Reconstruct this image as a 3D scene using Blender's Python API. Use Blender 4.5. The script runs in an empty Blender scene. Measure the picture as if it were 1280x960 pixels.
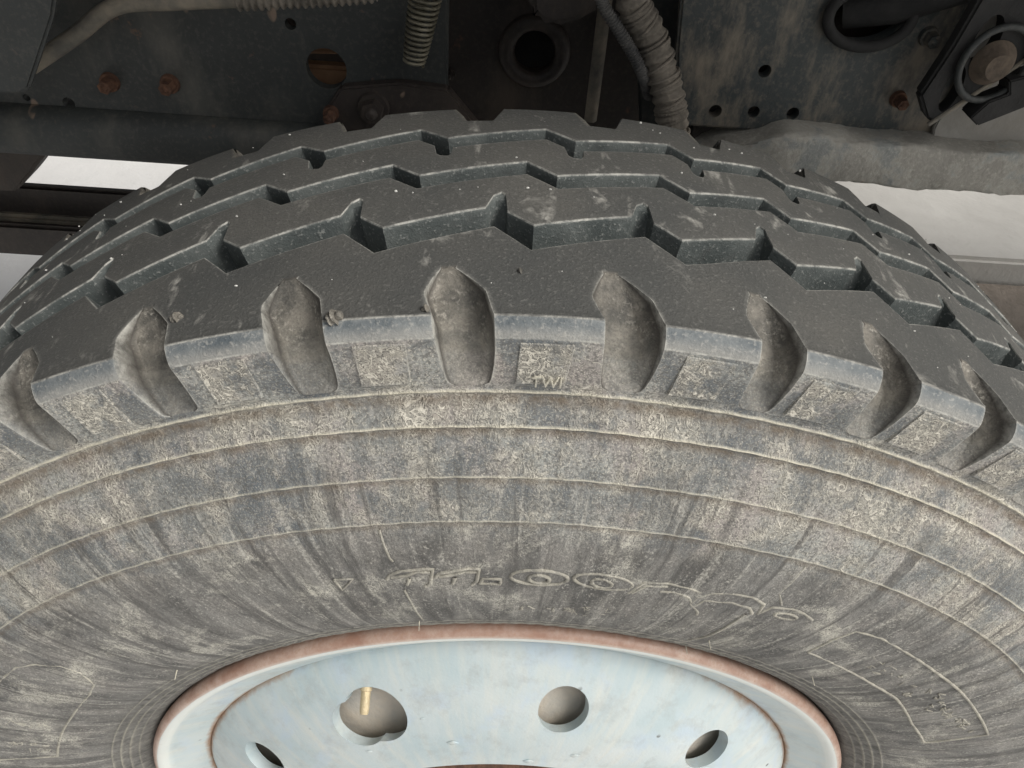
import bpy, bmesh, math, random
import numpy as np
from mathutils import Vector, Matrix

random.seed(7)
rng = np.random.default_rng(7)
sc = bpy.context.scene
COL = sc.collection
PI = math.pi

# ------------------------------------------------------------------ camera
CAM = np.array([-0.03571, -0.20862, 0.73881])
YAW, PIT, ROL = (math.radians(v) for v in (3.2653, 43.6883, 5.4359))
FPX = 946.85


def cam_axes():
    cy, sy, cp, sp = math.cos(YAW), math.sin(YAW), math.cos(PIT), math.sin(PIT)
    fwd = np.array([sy * cp, cy * cp, -sp])
    right = np.array([cy, -sy, 0.0])
    up = np.cross(right, fwd)
    cr, sr = math.cos(ROL), math.sin(ROL)
    return cr * right + sr * up, -sr * right + cr * up, fwd


AR, AU, AF = cam_axes()
cd = bpy.data.cameras.new('camera')
cam = bpy.data.objects.new('camera', cd)
COL.objects.link(cam)
cam.matrix_world = Matrix(((AR[0], AU[0], -AF[0], CAM[0]), (AR[1], AU[1], -AF[1], CAM[1]),
                           (AR[2], AU[2], -AF[2], CAM[2]), (0, 0, 0, 1)))
cd.sensor_width = 36
cd.lens = FPX / 1280 * 36
cd.clip_start = 0.01
cd.clip_end = 400
sc.camera = cam

# ------------------------------------------------------------------ world, sun, exposure
SUN_EL, SUN_AZ = math.radians(50), math.radians(118)     # hazy sun, in front of the wheel and to the right
w = bpy.data.worlds.new('World')
sc.world = w
w.use_nodes = True
nt = w.node_tree
sky = nt.nodes.new('ShaderNodeTexSky')
sky.sky_type = 'NISHITA'
sky.sun_disc = False
sky.sun_elevation = SUN_EL
sky.sun_rotation = SUN_AZ
sky.dust_density = 4
sky.ozone_density = 1.0
bg = nt.nodes['Background']
bg.inputs[1].default_value = 0.10
bw = nt.nodes.new('ShaderNodeRGBToBW')
nt.links.new(sky.outputs[0], bw.inputs[0])
veil = nt.nodes.new('ShaderNodeMix')                      # thin high cloud takes most of the blue out of the sky
veil.data_type = 'RGBA'
veil.inputs[0].default_value = .86
nt.links.new(sky.outputs[0], veil.inputs[6])
tint = nt.nodes.new('ShaderNodeMix')
tint.data_type = 'RGBA'
tint.blend_type = 'MULTIPLY'
tint.inputs[0].default_value = 1
tint.inputs[7].default_value = (1.0, .99, .965, 1)
nt.links.new(bw.outputs[0], tint.inputs[6])
nt.links.new(tint.outputs[2], veil.inputs[7])
nt.links.new(veil.outputs[2], bg.inputs[0])
sd = bpy.data.lights.new('sun', 'SUN')
sd.energy = 1.5
sd.angle = math.radians(24)
sd.color = (1, .96, .9)
sun = bpy.data.objects.new('sun', sd)
COL.objects.link(sun)
sdir = Vector((math.sin(SUN_AZ) * math.cos(SUN_EL), math.cos(SUN_AZ) * math.cos(SUN_EL), math.sin(SUN_EL)))
sun.rotation_euler = sdir.to_track_quat('Z', 'Y').to_euler()
sun.location = (0, 0, 5)
vs = sc.view_settings
vs.view_transform = 'Standard'
vs.look = 'None'
vs.exposure = 0.45
vs.gamma = 1
vs.use_curve_mapping = False


def at(px, py, Y):
    """point on the plane y = Y seen at a pixel of the 1280 x 960 photograph"""
    d = AR * (px - 640) / FPX - AU * (py - 480) / FPX + AF
    t = (Y - CAM[1]) / d[1]
    return CAM + d * t


def at_ground(px, py, Z):
    d = AR * (px - 640) / FPX - AU * (py - 480) / FPX + AF
    return CAM + d * ((Z - CAM[2]) / d[2])


# ------------------------------------------------------------------ node helpers
class NB:
    def __init__(s, name):
        s.m = bpy.data.materials.new(name)
        s.m.use_nodes = True
        s.t = s.m.node_tree
        s.b = s.t.nodes['Principled BSDF']

    def put(s, sock, v):
        if isinstance(v, bpy.types.NodeSocket):
            s.t.links.new(v, sock)
        elif isinstance(v, (tuple, list)) and len(v) == 3 and sock.type == 'RGBA':
            sock.default_value = (*v, 1)
        else:
            sock.default_value = v

    def n(s, typ, ins=None, out=0, **kw):
        nd = s.t.nodes.new(typ)
        for k, v in kw.items():
            setattr(nd, k, v)
        for k, v in (ins or {}).items():
            s.put(nd.inputs[k], v)
        return nd.outputs[out]

    def math(s, op, a, b=0.0, c=0.0, clamp=False):
        nd = s.t.nodes.new('ShaderNodeMath')
        nd.operation = op
        nd.use_clamp = clamp
        s.put(nd.inputs[0], a)
        s.put(nd.inputs[1], b)
        s.put(nd.inputs[2], c)
        return nd.outputs[0]

    def noise(s, vec, scale, detail=4, rough=.55, dist=0.0, **kw):
        return s.n('ShaderNodeTexNoise', {'Vector': vec, 'Scale': scale, 'Detail': detail, 'Roughness': rough, 'Distortion': dist}, 0, **kw)

    def ramp(s, v, lo, hi, a=0.0, b=1.0):
        return s.n('ShaderNodeMapRange', {'Value': v, 'From Min': lo, 'From Max': hi, 'To Min': a, 'To Max': b}, 0, clamp=True)

    def mix(s, f, a, b, blend='MIX'):
        nd = s.t.nodes.new('ShaderNodeMix')
        nd.data_type = 'RGBA'
        nd.blend_type = blend
        nd.clamp_factor = True
        s.put(nd.inputs[0], f)
        s.put(nd.inputs[6], a)
        s.put(nd.inputs[7], b)
        return nd.outputs[2]

    def pos(s):
        return s.n('ShaderNodeNewGeometry', None, 'Position')

    def xyz(s, v):
        nd = s.t.nodes.new('ShaderNodeSeparateXYZ')
        s.t.links.new(v, nd.inputs[0])
        return nd.outputs

    def comb(s, x, y, z):
        return s.n('ShaderNodeCombineXYZ', {0: x, 1: y, 2: z})

    def attr(s, name):
        nd = s.t.nodes.new('ShaderNodeAttribute')
        nd.attribute_name = name
        return nd.outputs['Fac']

    def bump(s, h, strength, dist, normal=None):
        i = {'Height': h, 'Strength': strength, 'Distance': dist}
        if normal is not None:
            i['Normal'] = normal
        return s.n('ShaderNodeBump', i, 'Normal')

    def out(s, color, rough, normal=None, metal=0.0, spec=.5):
        s.put(s.b.inputs['Base Color'], color)
        s.put(s.b.inputs['Roughness'], rough)
        s.put(s.b.inputs['Metallic'], metal)
        s.put(s.b.inputs['Specular IOR Level'], spec)
        if normal is not None:
            s.put(s.b.inputs['Normal'], normal)
        return s.m


def rubber_mat():
    k = NB('tyre_rubber')
    P = k.pos()
    X = k.xyz(P)
    mul = lambda *a: a[0] if len(a) == 1 else k.math('MULTIPLY', a[0], mul(*a[1:]))
    r = k.math('SQRT', k.math('ADD', mul(X[0], X[0]), mul(X[2], X[2])))
    th = k.math('ARCTAN2', X[0], X[2])
    arc = mul(th, .5)
    pol = k.comb(arc, r, X[1])
    wall, edge, cham, scoop, side, rid, pad, under = (k.attr(n) for n in ('wall', 'edge', 'chamfer', 'scoop', 'side', 'ridge', 'pad', 'under'))
    g1 = k.noise(pol, 520, 2, .6)                 # about 2 mm
    g2 = k.noise(pol, 1100, 2, .6)                # about 1 mm
    mid = k.noise(pol, 120, 4, .65)
    big = k.noise(pol, 14, 3)
    # tread
    tread = k.mix(k.ramp(big, .35, .66), (.084, .086, .083), (.124, .121, .111))
    tread = k.mix(k.ramp(mid, .35, .7, 0, .35), tread, (.11, .11, .104))
    tread = k.mix(k.ramp(g2, .36, .52, .6, 0), tread, (.078, .078, .074))
    tread = k.mix(k.ramp(g1, .57, .74, 0, .4), tread, (.27, .265, .245))
    scf = k.noise(k.comb(mul(arc, 60), mul(r, 200), mul(X[1], 26)), 1.0, 4, .6, .6)
    tread = k.mix(mul(k.ramp(scf, .60, .72), k.ramp(mid, .42, .58)), tread, (.40, .39, .355))
    # groove walls: cleaner, blue grey
    wl = k.mix(k.ramp(k.noise(pol, 45, 4), .35, .7), (.066, .077, .076), (.132, .145, .140))
    wl = k.mix(k.ramp(g1, .58, .72, 0, .5), wl, (.36, .37, .35))
    wl = k.mix(k.ramp(mid, .45, .25, 0, .5), wl, (.08, .082, .08))
    c0 = k.mix(wall, tread, wl)
    blue = k.mix(k.ramp(k.noise(pol, 48, 5, .7), .35, .7), (.10, .118, .130), (.235, .25, .25))
    blue = k.mix(k.ramp(g1, .54, .7, 0, .5), blue, (.42, .41, .38))
    blue = k.mix(k.ramp(r, .5372, .5335, 0, .45), blue, (.42, .40, .36))
    c0 = k.mix(cham, c0, blue)
    sc_c = k.mix(k.ramp(k.noise(pol, 60, 5, .7), .38, .62), (.088, .085, .077), (.225, .208, .178))
    sc_c = k.mix(k.ramp(r, .532, .520, 0, .55), sc_c, k.mix(k.ramp(mid, .35, .65), (.20, .195, .175), (.40, .375, .32)))
    sc_c = k.mix(mul(k.ramp(g1, .52, .68), k.ramp(k.noise(pol, 85, 3), .45, .62, .08, .55)), sc_c, (.50, .47, .41))
    sc_c = k.mix(k.ramp(g2, .34, .48, .3, 0), sc_c, (.07, .065, .055))
    c0 = k.mix(scoop, c0, sc_c)
    # ---------------- sidewall
    low = k.ramp(r, .405, .445)
    patch = k.noise(k.comb(arc, mul(r, 1.0), 3.0), 21, 8, .68, .25)
    streak = k.noise(k.comb(mul(th, 20), mul(r, 20), 0), 1.0, 7, .68, .9)
    vs_ = k.noise(k.comb(mul(th, 60), mul(r, 24), 5), 1.0, 6, .68, .8)
    pm = k.math('ADD', mul(patch, k.ramp(low, 0, 1, .35, .72)), k.math('ADD', mul(streak, k.ramp(low, 0, 1, .45, .10)), mul(vs_, .18)))
    dust = k.ramp(pm, .46, .535)
    bare = k.mix(k.ramp(k.noise(pol, 30, 4), .35, .65), (.125, .138, .148), (.20, .207, .202))
    hue = k.noise(pol, 36, 3)
    dustc = k.mix(k.ramp(hue, .38, .62), (.36, .325, .30), (.36, .365, .34))
    sidec = k.mix(mul(dust, .8), bare, dustc)
    # crust of dried mud: short curls (iso-lines of a warped noise) in clusters
    def curls(sc_, wd, seed):
        n1 = k.noise(k.comb(arc, r, seed), sc_, 2, .55, 1.1)
        d1 = k.math('ABSOLUTE', k.math('SUBTRACT', n1, .5))
        return k.ramp(d1, wd, wd * .35)
    clus = k.ramp(k.noise(k.comb(arc, r, 9.0), 24, 6, .7), .47, .56)
    gate = k.math('MAXIMUM', mul(clus, k.ramp(dust, 0, 1, .25, 1), k.ramp(r, .508, .5025), k.ramp(low, 0, 1, .30, 1)), mul(pad, k.ramp(k.noise(pol, 55, 4, .7), .40, .52)))
    curl = k.math('MAXIMUM', curls(150, .045, 2.0), mul(curls(260, .05, 6.0), .8))
    crust = mul(curl, gate)
    sidec = k.mix(mul(gate, .45), sidec, (.40, .365, .30))
    sidec = k.mix(mul(k.ramp(g1, .42, .52, 1, 0), .62), sidec, (.12, .118, .112))
    sidec = k.mix(mul(k.ramp(g2, .54, .66), k.ramp(dust, 0, 1, .4, .85)), sidec, (.56, .53, .46))
    sidec = k.mix(mul(crust, .85), sidec, (.68, .645, .56))
    # lower wall: browner, rubbed smooth, with pale streaks
    lowc = k.mix(k.ramp(k.math('ADD', mul(streak, .6), mul(k.noise(pol, 26, 6, .7), .4)), .40, .60), (.085, .082, .078), (.27, .262, .245))
    lowc = k.mix(mul(k.ramp(g1, .55, .68), k.ramp(vs_, .45, .6, .2, .9)), lowc, (.52, .50, .45))
    lowc = k.mix(k.ramp(g2, .36, .50, .5, 0), lowc, (.10, .095, .088))
    sidec = k.mix(mul(k.ramp(r, .438, .420), .8), sidec, lowc)
    chk = k.ramp(k.noise(k.comb(arc, mul(r, 1.3), 12.0), 13, 7, .7, .4), .535, .64)
    sidec = k.mix(mul(chk, k.ramp(r, .450, .435), k.ramp(g2, .42, .56)), sidec, (.47, .455, .40))
    sidec = k.mix(mul(chk, curls(200, .05, 4.0), k.ramp(r, .450, .435), .8), sidec, (.60, .575, .50))
    drip = k.noise(k.comb(mul(th, 42), mul(r, 5), 8.0), 1.0, 5, .65, .35)
    sidec = k.mix(mul(k.ramp(drip, .53, .62), k.ramp(r, .475, .455), k.ramp(mid, .3, .55, .45, .8)), sidec, (.10, .097, .092))
    drip2 = k.noise(k.comb(mul(th, 50), mul(r, 7), 2.0), 1.0, 6, .7, .4)
    sidec = k.mix(mul(k.ramp(drip2, .56, .64), k.ramp(r, .470, .450), k.ramp(g1, .4, .6, .2, .9)), sidec, (.46, .445, .40))
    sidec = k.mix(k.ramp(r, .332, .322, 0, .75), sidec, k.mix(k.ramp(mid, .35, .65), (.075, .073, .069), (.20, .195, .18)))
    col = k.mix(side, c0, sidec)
    col = k.mix(mul(under, k.ramp(mid, .34, .6, .25, .8)), col, (.15, .115, .08))  # brown band below each ridge: dirt, with its shadow painted in
    col = k.mix(k.attr('crease_shade'), col, (.055, .05, .045))  # shade painted as a dark line just inside each notch outline
    ed = mul(edge, k.ramp(k.noise(pol, 190, 4, .7), .38, .58, .2, 1), k.ramp(k.noise(pol, 30, 3), .35, .6, .45, 1))
    col = k.mix(mul(ed, .85), col, (.58, .57, .52))
    col = k.mix(mul(rid, k.ramp(k.noise(pol, 110, 4, .7), .32, .52, .35, 1)), col, (.68, .64, .52))
    h = k.math('ADD', mul(g1, .5), mul(g2, .35))
    h = k.math('ADD', h, mul(side, k.math('ADD', mul(crust, 1.1), mul(mid, 1.0))))
    nrm = k.bump(h, .85, .0010)
    return k.out(col, k.ramp(side, 0, 1, .66, .85), nrm, spec=.3)


def metal_paint(name, base, dirt, rust, dscale=14, dlo=.5, dhi=.7, rough=.6, rustlo=.66, vstreak=True, bump=.5, chip=(.26, .19, .14)):
    k = NB(name)
    P = k.pos()
    X = k.xyz(P)
    v = k.comb(X[0], X[1], k.math('MULTIPLY', X[2], .35 if vstreak else 1))
    c = k.mix(k.ramp(k.noise(P, 9, 4), .3, .7), base, tuple(b * .6 for b in base))
    f = k.ramp(k.noise(v, dscale, 6, .65), dlo, dhi)
    c = k.mix(k.math('MULTIPLY', f, .8), c, dirt)
    rm = k.ramp(k.noise(P, 30, 5, .7), rustlo, rustlo + .08)
    c = k.mix(k.math('MULTIPLY', rm, .75), c, rust)
    c = k.mix(k.ramp(k.noise(P, 240, 3, .7), .5, .75, 0, .4), c, dirt)
    ch = k.n('ShaderNodeTexVoronoi', {'Vector': k.comb(X[0], 0.0, k.math('MULTIPLY', X[2], .5)), 'Scale': 42.0, 'Randomness': 1.0}, 'Distance')
    c = k.mix(k.math('MULTIPLY', k.ramp(ch, .17, .13), k.ramp(k.noise(P, 24, 2), .57, .60, 0, .85)), c, chip)
    nr = k.bump(k.math('ADD', k.math('MULTIPLY', k.noise(P, 300, 3), .4), k.noise(P, 40, 5, .6)), bump, .0018)
    return k.out(c, rough, nr)


def wheel_paint(kind):
    k = NB('wheel_paint_' + kind)
    P = k.pos()
    X = k.xyz(P)
    r = k.math('SQRT', k.math('ADD', k.math('MULTIPLY', X[0], X[0]), k.math('MULTIPLY', X[2], X[2])))
    th = k.math('ARCTAN2', X[0], X[2])
    base = k.mix(k.ramp(k.noise(P, 16, 4), .35, .7), (.45, .545, .57), (.60, .65, .65))
    stre = k.noise(k.comb(k.math('MULTIPLY', th, 9), k.math('MULTIPLY', r, 6), X[1]), 2, 5, .65)
    base = k.mix(k.ramp(stre, .45, .68, 0, .5), base, (.66, .65, .58))
    base = k.mix(k.ramp(k.noise(k.comb(X[0], r, 4.0), 26, 4, .6), .54, .66, 0, .6), base, (.47, .57, .66))
    base = k.mix(k.ramp(k.noise(P, 40, 6, .75), .50, .68, 0, .45), base, (.36, .38, .37))
    # old paint runs, small chips
    chip = k.n('ShaderNodeTexVoronoi', {'Vector': P, 'Scale': 55.0, 'Randomness': 1.0}, 'Distance')
    sel = k.ramp(k.noise(P, 30, 2), .54, .60)
    base = k.mix(k.math('MULTIPLY', k.ramp(chip, .11, .07), sel), base, (.16, .17, .17))
    rn = k.noise(P, 60, 5, .7)
    if kind == 'rim':
        pink = k.mix(k.ramp(rn, .35, .7), (.36, .215, .160), (.55, .42, .35))
        pink = k.mix(k.ramp(k.noise(P, 500, 3, .7), .5, .72, 0, .6), pink, (.42, .24, .16))
        # the flange's outer roll has lost its paint
        m = k.attr('flange')
        m = k.ramp(k.math('ADD', m, k.math('MULTIPLY', k.math('SUBTRACT', rn, .5), .9)), .45, .6)
        base = k.mix(m, base, pink)
        lip = k.attr('lip')
        base = k.mix(k.math('MULTIPLY', lip, .8), base, (.74, .76, .72))
    rj = k.attr('rust')
    rj = k.math('MULTIPLY', rj, k.ramp(k.math('ABSOLUTE', k.math('ADD', th, .06)), .42, .80, .25, 1))
    rm = k.ramp(k.math('ADD', rj, k.math('MULTIPLY', k.math('SUBTRACT', rn, .5), 1.2)), .45, .95)
    base = k.mix(k.math('MULTIPLY', rm, .85), base, (.36, .205, .11))
    return k.out(base, .48, k.bump(k.math('ADD', k.noise(P, 60, 4), k.math('MULTIPLY', k.noise(P, 500, 3), .3)), .35, .0015))


def plain(name, col, col2, scale=40, rough=.7, metal=0.0, bump=.5, bd=.002):
    k = NB(name)
    P = k.pos()
    c = k.mix(k.ramp(k.noise(P, scale, 5, .65), .35, .68), col, col2)
    return k.out(c, rough, k.bump(k.noise(P, scale * 4, 4, .65), bump, bd), metal)


M_RUB = rubber_mat()
M_RIM = wheel_paint('rim')
M_DISC = wheel_paint('disc')
M_RAIL = metal_paint('dark_chassis_paint', (.048, .053, .052), (.125, .118, .10), (.22, .10, .05), dlo=.53, dhi=.75)
M_RAILR = metal_paint('muddy_chassis_paint', (.055, .064, .064), (.23, .195, .15), (.24, .12, .07), dscale=26, dlo=.50, dhi=.64, rustlo=.70)
M_BROWN = metal_paint('brown_dirty_steel', (.045, .037, .033), (.09, .07, .055), (.12, .05, .03))
M_MUD = metal_paint('dried_mud_coat', (.38, .365, .325), (.54, .52, .46), (.19, .21, .21), dscale=30, rustlo=.54, vstreak=False, rough=.9, bump=1)
M_PALE = plain('pale_dust', (.33, .32, .295), (.24, .225, .20), 18, .9)
M_RUST = plain('rusty_steel', (.060, .030, .020), (.17, .085, .050), 120, .85, bd=.003)
M_ORNG = plain('rust_orange_inside', (.22, .12, .07), (.42, .25, .14), 25, .85)
M_HOSE = plain('dusty_hose_wrap', (.10, .09, .075), (.25, .22, .18), 60, .9, bd=.004)
M_HOSED = plain('dark_rubber_conduit', (.05, .05, .05), (.13, .125, .115), 80, .8)
M_SPR = plain('worn_spring_steel', (.07, .065, .045), (.26, .24, .18), 60, .45, .4)
M_BLACK = plain('black_oily_steel', (.012, .012, .012), (.030, .029, .028), 30, .85)
M_PIPE = plain('dusty_grey_pipe', (.12, .115, .10), (.30, .26, .20), 35, .8)
M_DRUM = plain('cast_iron_drum', (.48, .46, .42), (.62, .54, .44), 30, .8)
M_MUDP = plain('muddy_pin', (.07, .055, .042), (.17, .13, .095), 60, .9)
M_BRASS = plain('brass_valve', (.55, .44, .25), (.66, .56, .38), 90, .5, .3)
M_GRIT = plain('pale_grit', (.6, .6, .56), (.75, .74, .7), 90, .9)
M_CONC = plain('pale_concrete', (.76, .75, .73), (.82, .81, .79), 3, .9, bd=.01)
M_SLAB = plain('grey_concrete', (.46, .445, .415), (.56, .545, .51), 3, .9, bd=.01)
M_EARTH = plain('packed_earth', (.20, .17, .14), (.29, .25, .21), 8, .95, bd=.02)


# ------------------------------------------------------------------ object helpers
def tag(o, label=None, cat=None, group=None, kind=None):
    if label: o['label'] = label
    if cat: o['category'] = cat
    if group: o['group'] = group
    if kind: o['kind'] = kind
    return o


def empty(name, loc, label, cat):
    o = bpy.data.objects.new(name, None)
    o.location = loc
    o.empty_display_size = .1
    COL.objects.link(o)
    return tag(o, label, cat)


WORLD_OF = {}


def link(name, me, mat, parent=None, smooth=True, ang=32):
    """world-space mesh, kept where it is under its parent"""
    if mat is not None and not me.materials:
        me.materials.append(mat)
    if smooth:
        me.polygons.foreach_set('use_smooth', [True] * len(me.polygons))
        me.set_sharp_from_angle(angle=math.radians(ang))
    o = bpy.data.objects.new(name, me)
    COL.objects.link(o)
    if parent is not None:
        o.parent = parent
        q = parent
        tot = Vector((0, 0, 0))
        while q is not None:
            tot += q.location
            q = q.parent
        o.location = -tot
    return o


def np_mesh(name, verts, faces, attrs=None):
    me = bpy.data.meshes.new(name)
    verts = np.asarray(verts, dtype=np.float32)
    faces = np.asarray(faces, dtype=np.int32)
    me.vertices.add(len(verts))
    me.vertices.foreach_set('co', verts.ravel())
    nf = len(faces)
    me.loops.add(nf * 4)
    me.loops.foreach_set('vertex_index', faces.ravel())
    me.polygons.add(nf)
    me.polygons.foreach_set('loop_start', np.arange(0, nf * 4, 4, dtype=np.int32))
    me.update(calc_edges=True)
    for k, v in (attrs or {}).items():
        a = me.attributes.new(k, 'FLOAT', 'POINT')
        a.data.foreach_set('value', np.asarray(v, dtype=np.float32).ravel())
    return me


def bm_mesh(name, bm):
    me = bpy.data.meshes.new(name)
    bmesh.ops.recalc_face_normals(bm, faces=bm.faces[:])
    bm.to_mesh(me)
    bm.free()
    return me


def box_bm(x0, x1, y0, y1, z0, z1, bev=.003, bm=None):
    bm2 = bmesh.new()
    bmesh.ops.create_cube(bm2, size=1)
    for v in bm2.verts:
        v.co = Vector((x0 + (v.co.x + .5) * (x1 - x0), y0 + (v.co.y + .5) * (y1 - y0), z0 + (v.co.z + .5) * (z1 - z0)))
    if bev:
        bmesh.ops.bevel(bm2, geom=bm2.edges[:], offset=bev, segments=2, affect='EDGES')
    if bm is None:
        return bm2
    me = bpy.data.meshes.new('tmp')
    bm2.to_mesh(me)
    bm2.free()
    bm.from_mesh(me)
    bpy.data.meshes.remove(me)
    return bm


def prism(poly, y0, y1, bev=.002):
    """outline of (x, z) points, thick from y0 to y1"""
    bm = bmesh.new()
    a = [bm.verts.new((x, y0, z)) for x, z in poly]
    b = [bm.verts.new((x, y1, z)) for x, z in poly]
    bm.faces.new(a)
    bm.faces.new(b[::-1])
    n = len(poly)
    for i in range(n):
        bm.faces.new((a[i], b[i], b[(i + 1) % n], a[(i + 1) % n]))
    bmesh.ops.recalc_face_normals(bm, faces=bm.faces[:])
    if bev:
        bmesh.ops.bevel(bm, geom=bm.edges[:], offset=bev, segments=2, affect='EDGES')
    return bm


def tube(pts, rad, seg=12, closed=False, cap=True):
    """tube along points; rad is a number or one per point"""
    P = np.asarray(pts, float)
    n = len(P)
    R = np.full(n, rad) if np.isscalar(rad) else np.asarray(rad)
    T = np.gradient(P, axis=0)
    if closed:
        T = np.roll(P, -1, 0) - np.roll(P, 1, 0)
    T /= np.linalg.norm(T, axis=1)[:, None] + 1e-12
    up = np.array([0, 0, 1.0]) if abs(T[0][2]) < .9 else np.array([1.0, 0, 0])
    U = np.cross(T[0], up)
    U /= np.linalg.norm(U)
    V = []
    for i in range(n):
        U = U - T[i] * (U @ T[i])
        U /= np.linalg.norm(U)
        W = np.cross(T[i], U)
        a = np.linspace(0, 2 * PI, seg, endpoint=False)
        V.append(P[i] + R[i] * (np.cos(a)[:, None] * U + np.sin(a)[:, None] * W))
    V = np.concatenate(V)
    F = []
    for i in range(n if closed else n - 1):
        j = (i + 1) % n
        for k in range(seg):
            F.append((i * seg + k, i * seg + (k + 1) % seg, j * seg + (k + 1) % seg, j * seg + k))
    return V, F


def tube_mesh(name, pts, rad, seg=12, closed=False):
    V, F = tube(pts, rad, seg, closed)
    me = bpy.data.meshes.new(name)
    F = [tuple(f) for f in F]
    if not closed:
        n = len(V) // seg
        F.append(tuple(range(seg))[::-1])
        F.append(tuple(range((n - 1) * seg, n * seg)))
    me.from_pydata([tuple(v) for v in V], [], F)
    me.update()
    return me


def smooth_path(ctrl, n):
    """Catmull-Rom through control points"""
    C = [np.asarray(c, float) for c in ctrl]
    C = [2 * C[0] - C[1]] + C + [2 * C[-1] - C[-2]]
    out = []
    m = len(C) - 3
    for i in range(n):
        t = i / (n - 1) * m
        k = min(int(t), m - 1)
        t -= k
        p0, p1, p2, p3 = C[k:k + 4]
        out.append(.5 * ((2 * p1) + (-p0 + p2) * t + (2 * p0 - 5 * p1 + 4 * p2 - p3) * t * t + (-p0 + 3 * p1 - 3 * p2 + p3) * t ** 3))
    return np.array(out)


def lathe(name, prof, n=256, attrs=None, closed=False):
    """(r, y) profile round the y axis"""
    pr = np.asarray(prof, float)
    a = np.arange(n) / n * 2 * PI
    V = np.stack([pr[:, None, 0] * np.sin(a), np.repeat(pr[:, 1:2], n, 1), pr[:, None, 0] * np.cos(a)], -1).reshape(-1, 3)
    m = len(pr)
    i = np.arange(m if closed else m - 1)[:, None]
    j = np.arange(n)[None]
    i2 = (i + 1) % m
    F = np.stack([i * n + j, i * n + (j + 1) % n, i2 * n + (j + 1) % n, i2 * n + j], -1).reshape(-1, 4)
    A = {k: np.repeat(np.asarray(v, float), n) for k, v in (attrs or {}).items()}
    return np_mesh(name, V, F, A)


def cut(o, cutters):
    for c in cutters:
        md = o.modifiers.new('b', 'BOOLEAN')
        md.operation = 'DIFFERENCE'
        md.solver = 'EXACT'
        md.object = c
    dg = bpy.context.evaluated_depsgraph_get()
    me = bpy.data.meshes.new_from_object(o.evaluated_get(dg))
    o.modifiers.clear()
    o.data = me
    for c in cutters:
        m = c.data
        bpy.data.objects.remove(c)
        bpy.data.meshes.remove(m)
    me.polygons.foreach_set('use_smooth', [True] * len(me.polygons))
    me.set_sharp_from_angle(angle=math.radians(32))


def cutter(center, axis, rads, length=.2, seg=40):
    """elliptic cylinder; rads = (a, b), a along the tangent, b across"""
    bm = bmesh.new()
    ax = Vector(axis).normalized()
    u = ax.cross(Vector((0, 0, 1)))
    if u.length < .01:
        u = Vector((1, 0, 0))
    u.normalize()
    v = u.cross(ax)
    c = Vector(center)
    A = []
    for s in (-1, 1):
        A.append([bm.verts.new(c + ax * (s * length / 2) + u * (rads[0] * math.cos(2 * PI * i / seg)) + v * (rads[1] * math.sin(2 * PI * i / seg))) for i in range(seg)])
    bm.faces.new(A[0][::-1])
    bm.faces.new(A[1])
    for i in range(seg):
        bm.faces.new((A[0][i], A[0][(i + 1) % seg], A[1][(i + 1) % seg], A[1][i]))
    o = bpy.data.objects.new('cutter', bm_mesh('cutter', bm))
    COL.objects.link(o)
    return o


# ==================================================================== SETTING
GZ = -0.53
gm = box_bm(-60, 60, -60, 60, GZ - .3, GZ, 0)
ground = link('ground', bm_mesh('ground', gm), M_CONC, smooth=False)
tag(ground, kind='structure')

# ==================================================================== WHEEL
BASE = (0, .14, GZ)
wheel = empty('truck_wheel', BASE, 'large dusty truck wheel with zigzag tread and pale blue disc filling the foreground', 'wheel')

NP = 46
STEP = 2 * PI / NP
TH0 = math.radians(-4.835)          # centre of shoulder notch 0
GD = .0185


def crown(y):
    return .5412 - .0018 * ((np.asarray(y) - .143) / .1) ** 2


def poly_y(pts, u):
    """periodic polyline y(u); pts sorted in u within one period"""
    us = np.array([p[0] for p in pts])
    ys = np.array([p[1] for p in pts])
    us = np.concatenate([us - 1, us, us + 1])
    ys = np.concatenate([ys, ys, ys])
    return np.interp(u, us, ys)


G1N = [(.165, .1090), (.405, .0900)]
G1F = [(.165, .1275), (.425, .1110)]
G1FN = [(.100, .1262), (.112, .1285), (.150, .1375), (.205, .1410), (.236, .1385), (.250, .1225), (.425, .1110)]
G2N = [(.385, .1610), (.605, .1470)]
G2F = [(.385, .1750), (.605, .1608)]
G3NN = [(.540, .2040), (.675, .1955), (.700, .1855), (.735, .1830), (.795, .1825), (.815, .1850), (.822, .1922)]
G3N = [(.540, .2040), (.772, .1915)]
G3F = [(.540, .2175), (.772, .2045)]


def pitch(v):
    """the tread's pitch is not even: a run of shorter blocks follows the long ones"""
    return np.interp(v, [-60, 1.55, 5.55, 22.5, 60], [-60, 1.55, 1.55 + 4 * .82, 22.5, 60])


def period_mesh(name, rows, ucols_n, attrs):
    """rows: list of (u, y, r) arrays of one period (same length); repeated round the wheel"""
    U = np.array([q[0] for q in rows])
    Y = np.array([q[1] for q in rows])
    Rr = np.array([q[2] for q in rows])
    nr, nc = U.shape
    k = np.arange(NP) - NP // 2
    TH = TH0 + STEP * pitch(U[:, None, :] + k[None, :, None])
    th = TH.reshape(nr, NP * nc)
    yy = np.repeat(Y[:, None, :], NP, 1).reshape(nr, NP * nc)
    rr = np.repeat(Rr[:, None, :], NP, 1).reshape(nr, NP * nc).copy()
    return th, yy, rr, nr, NP * nc


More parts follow.
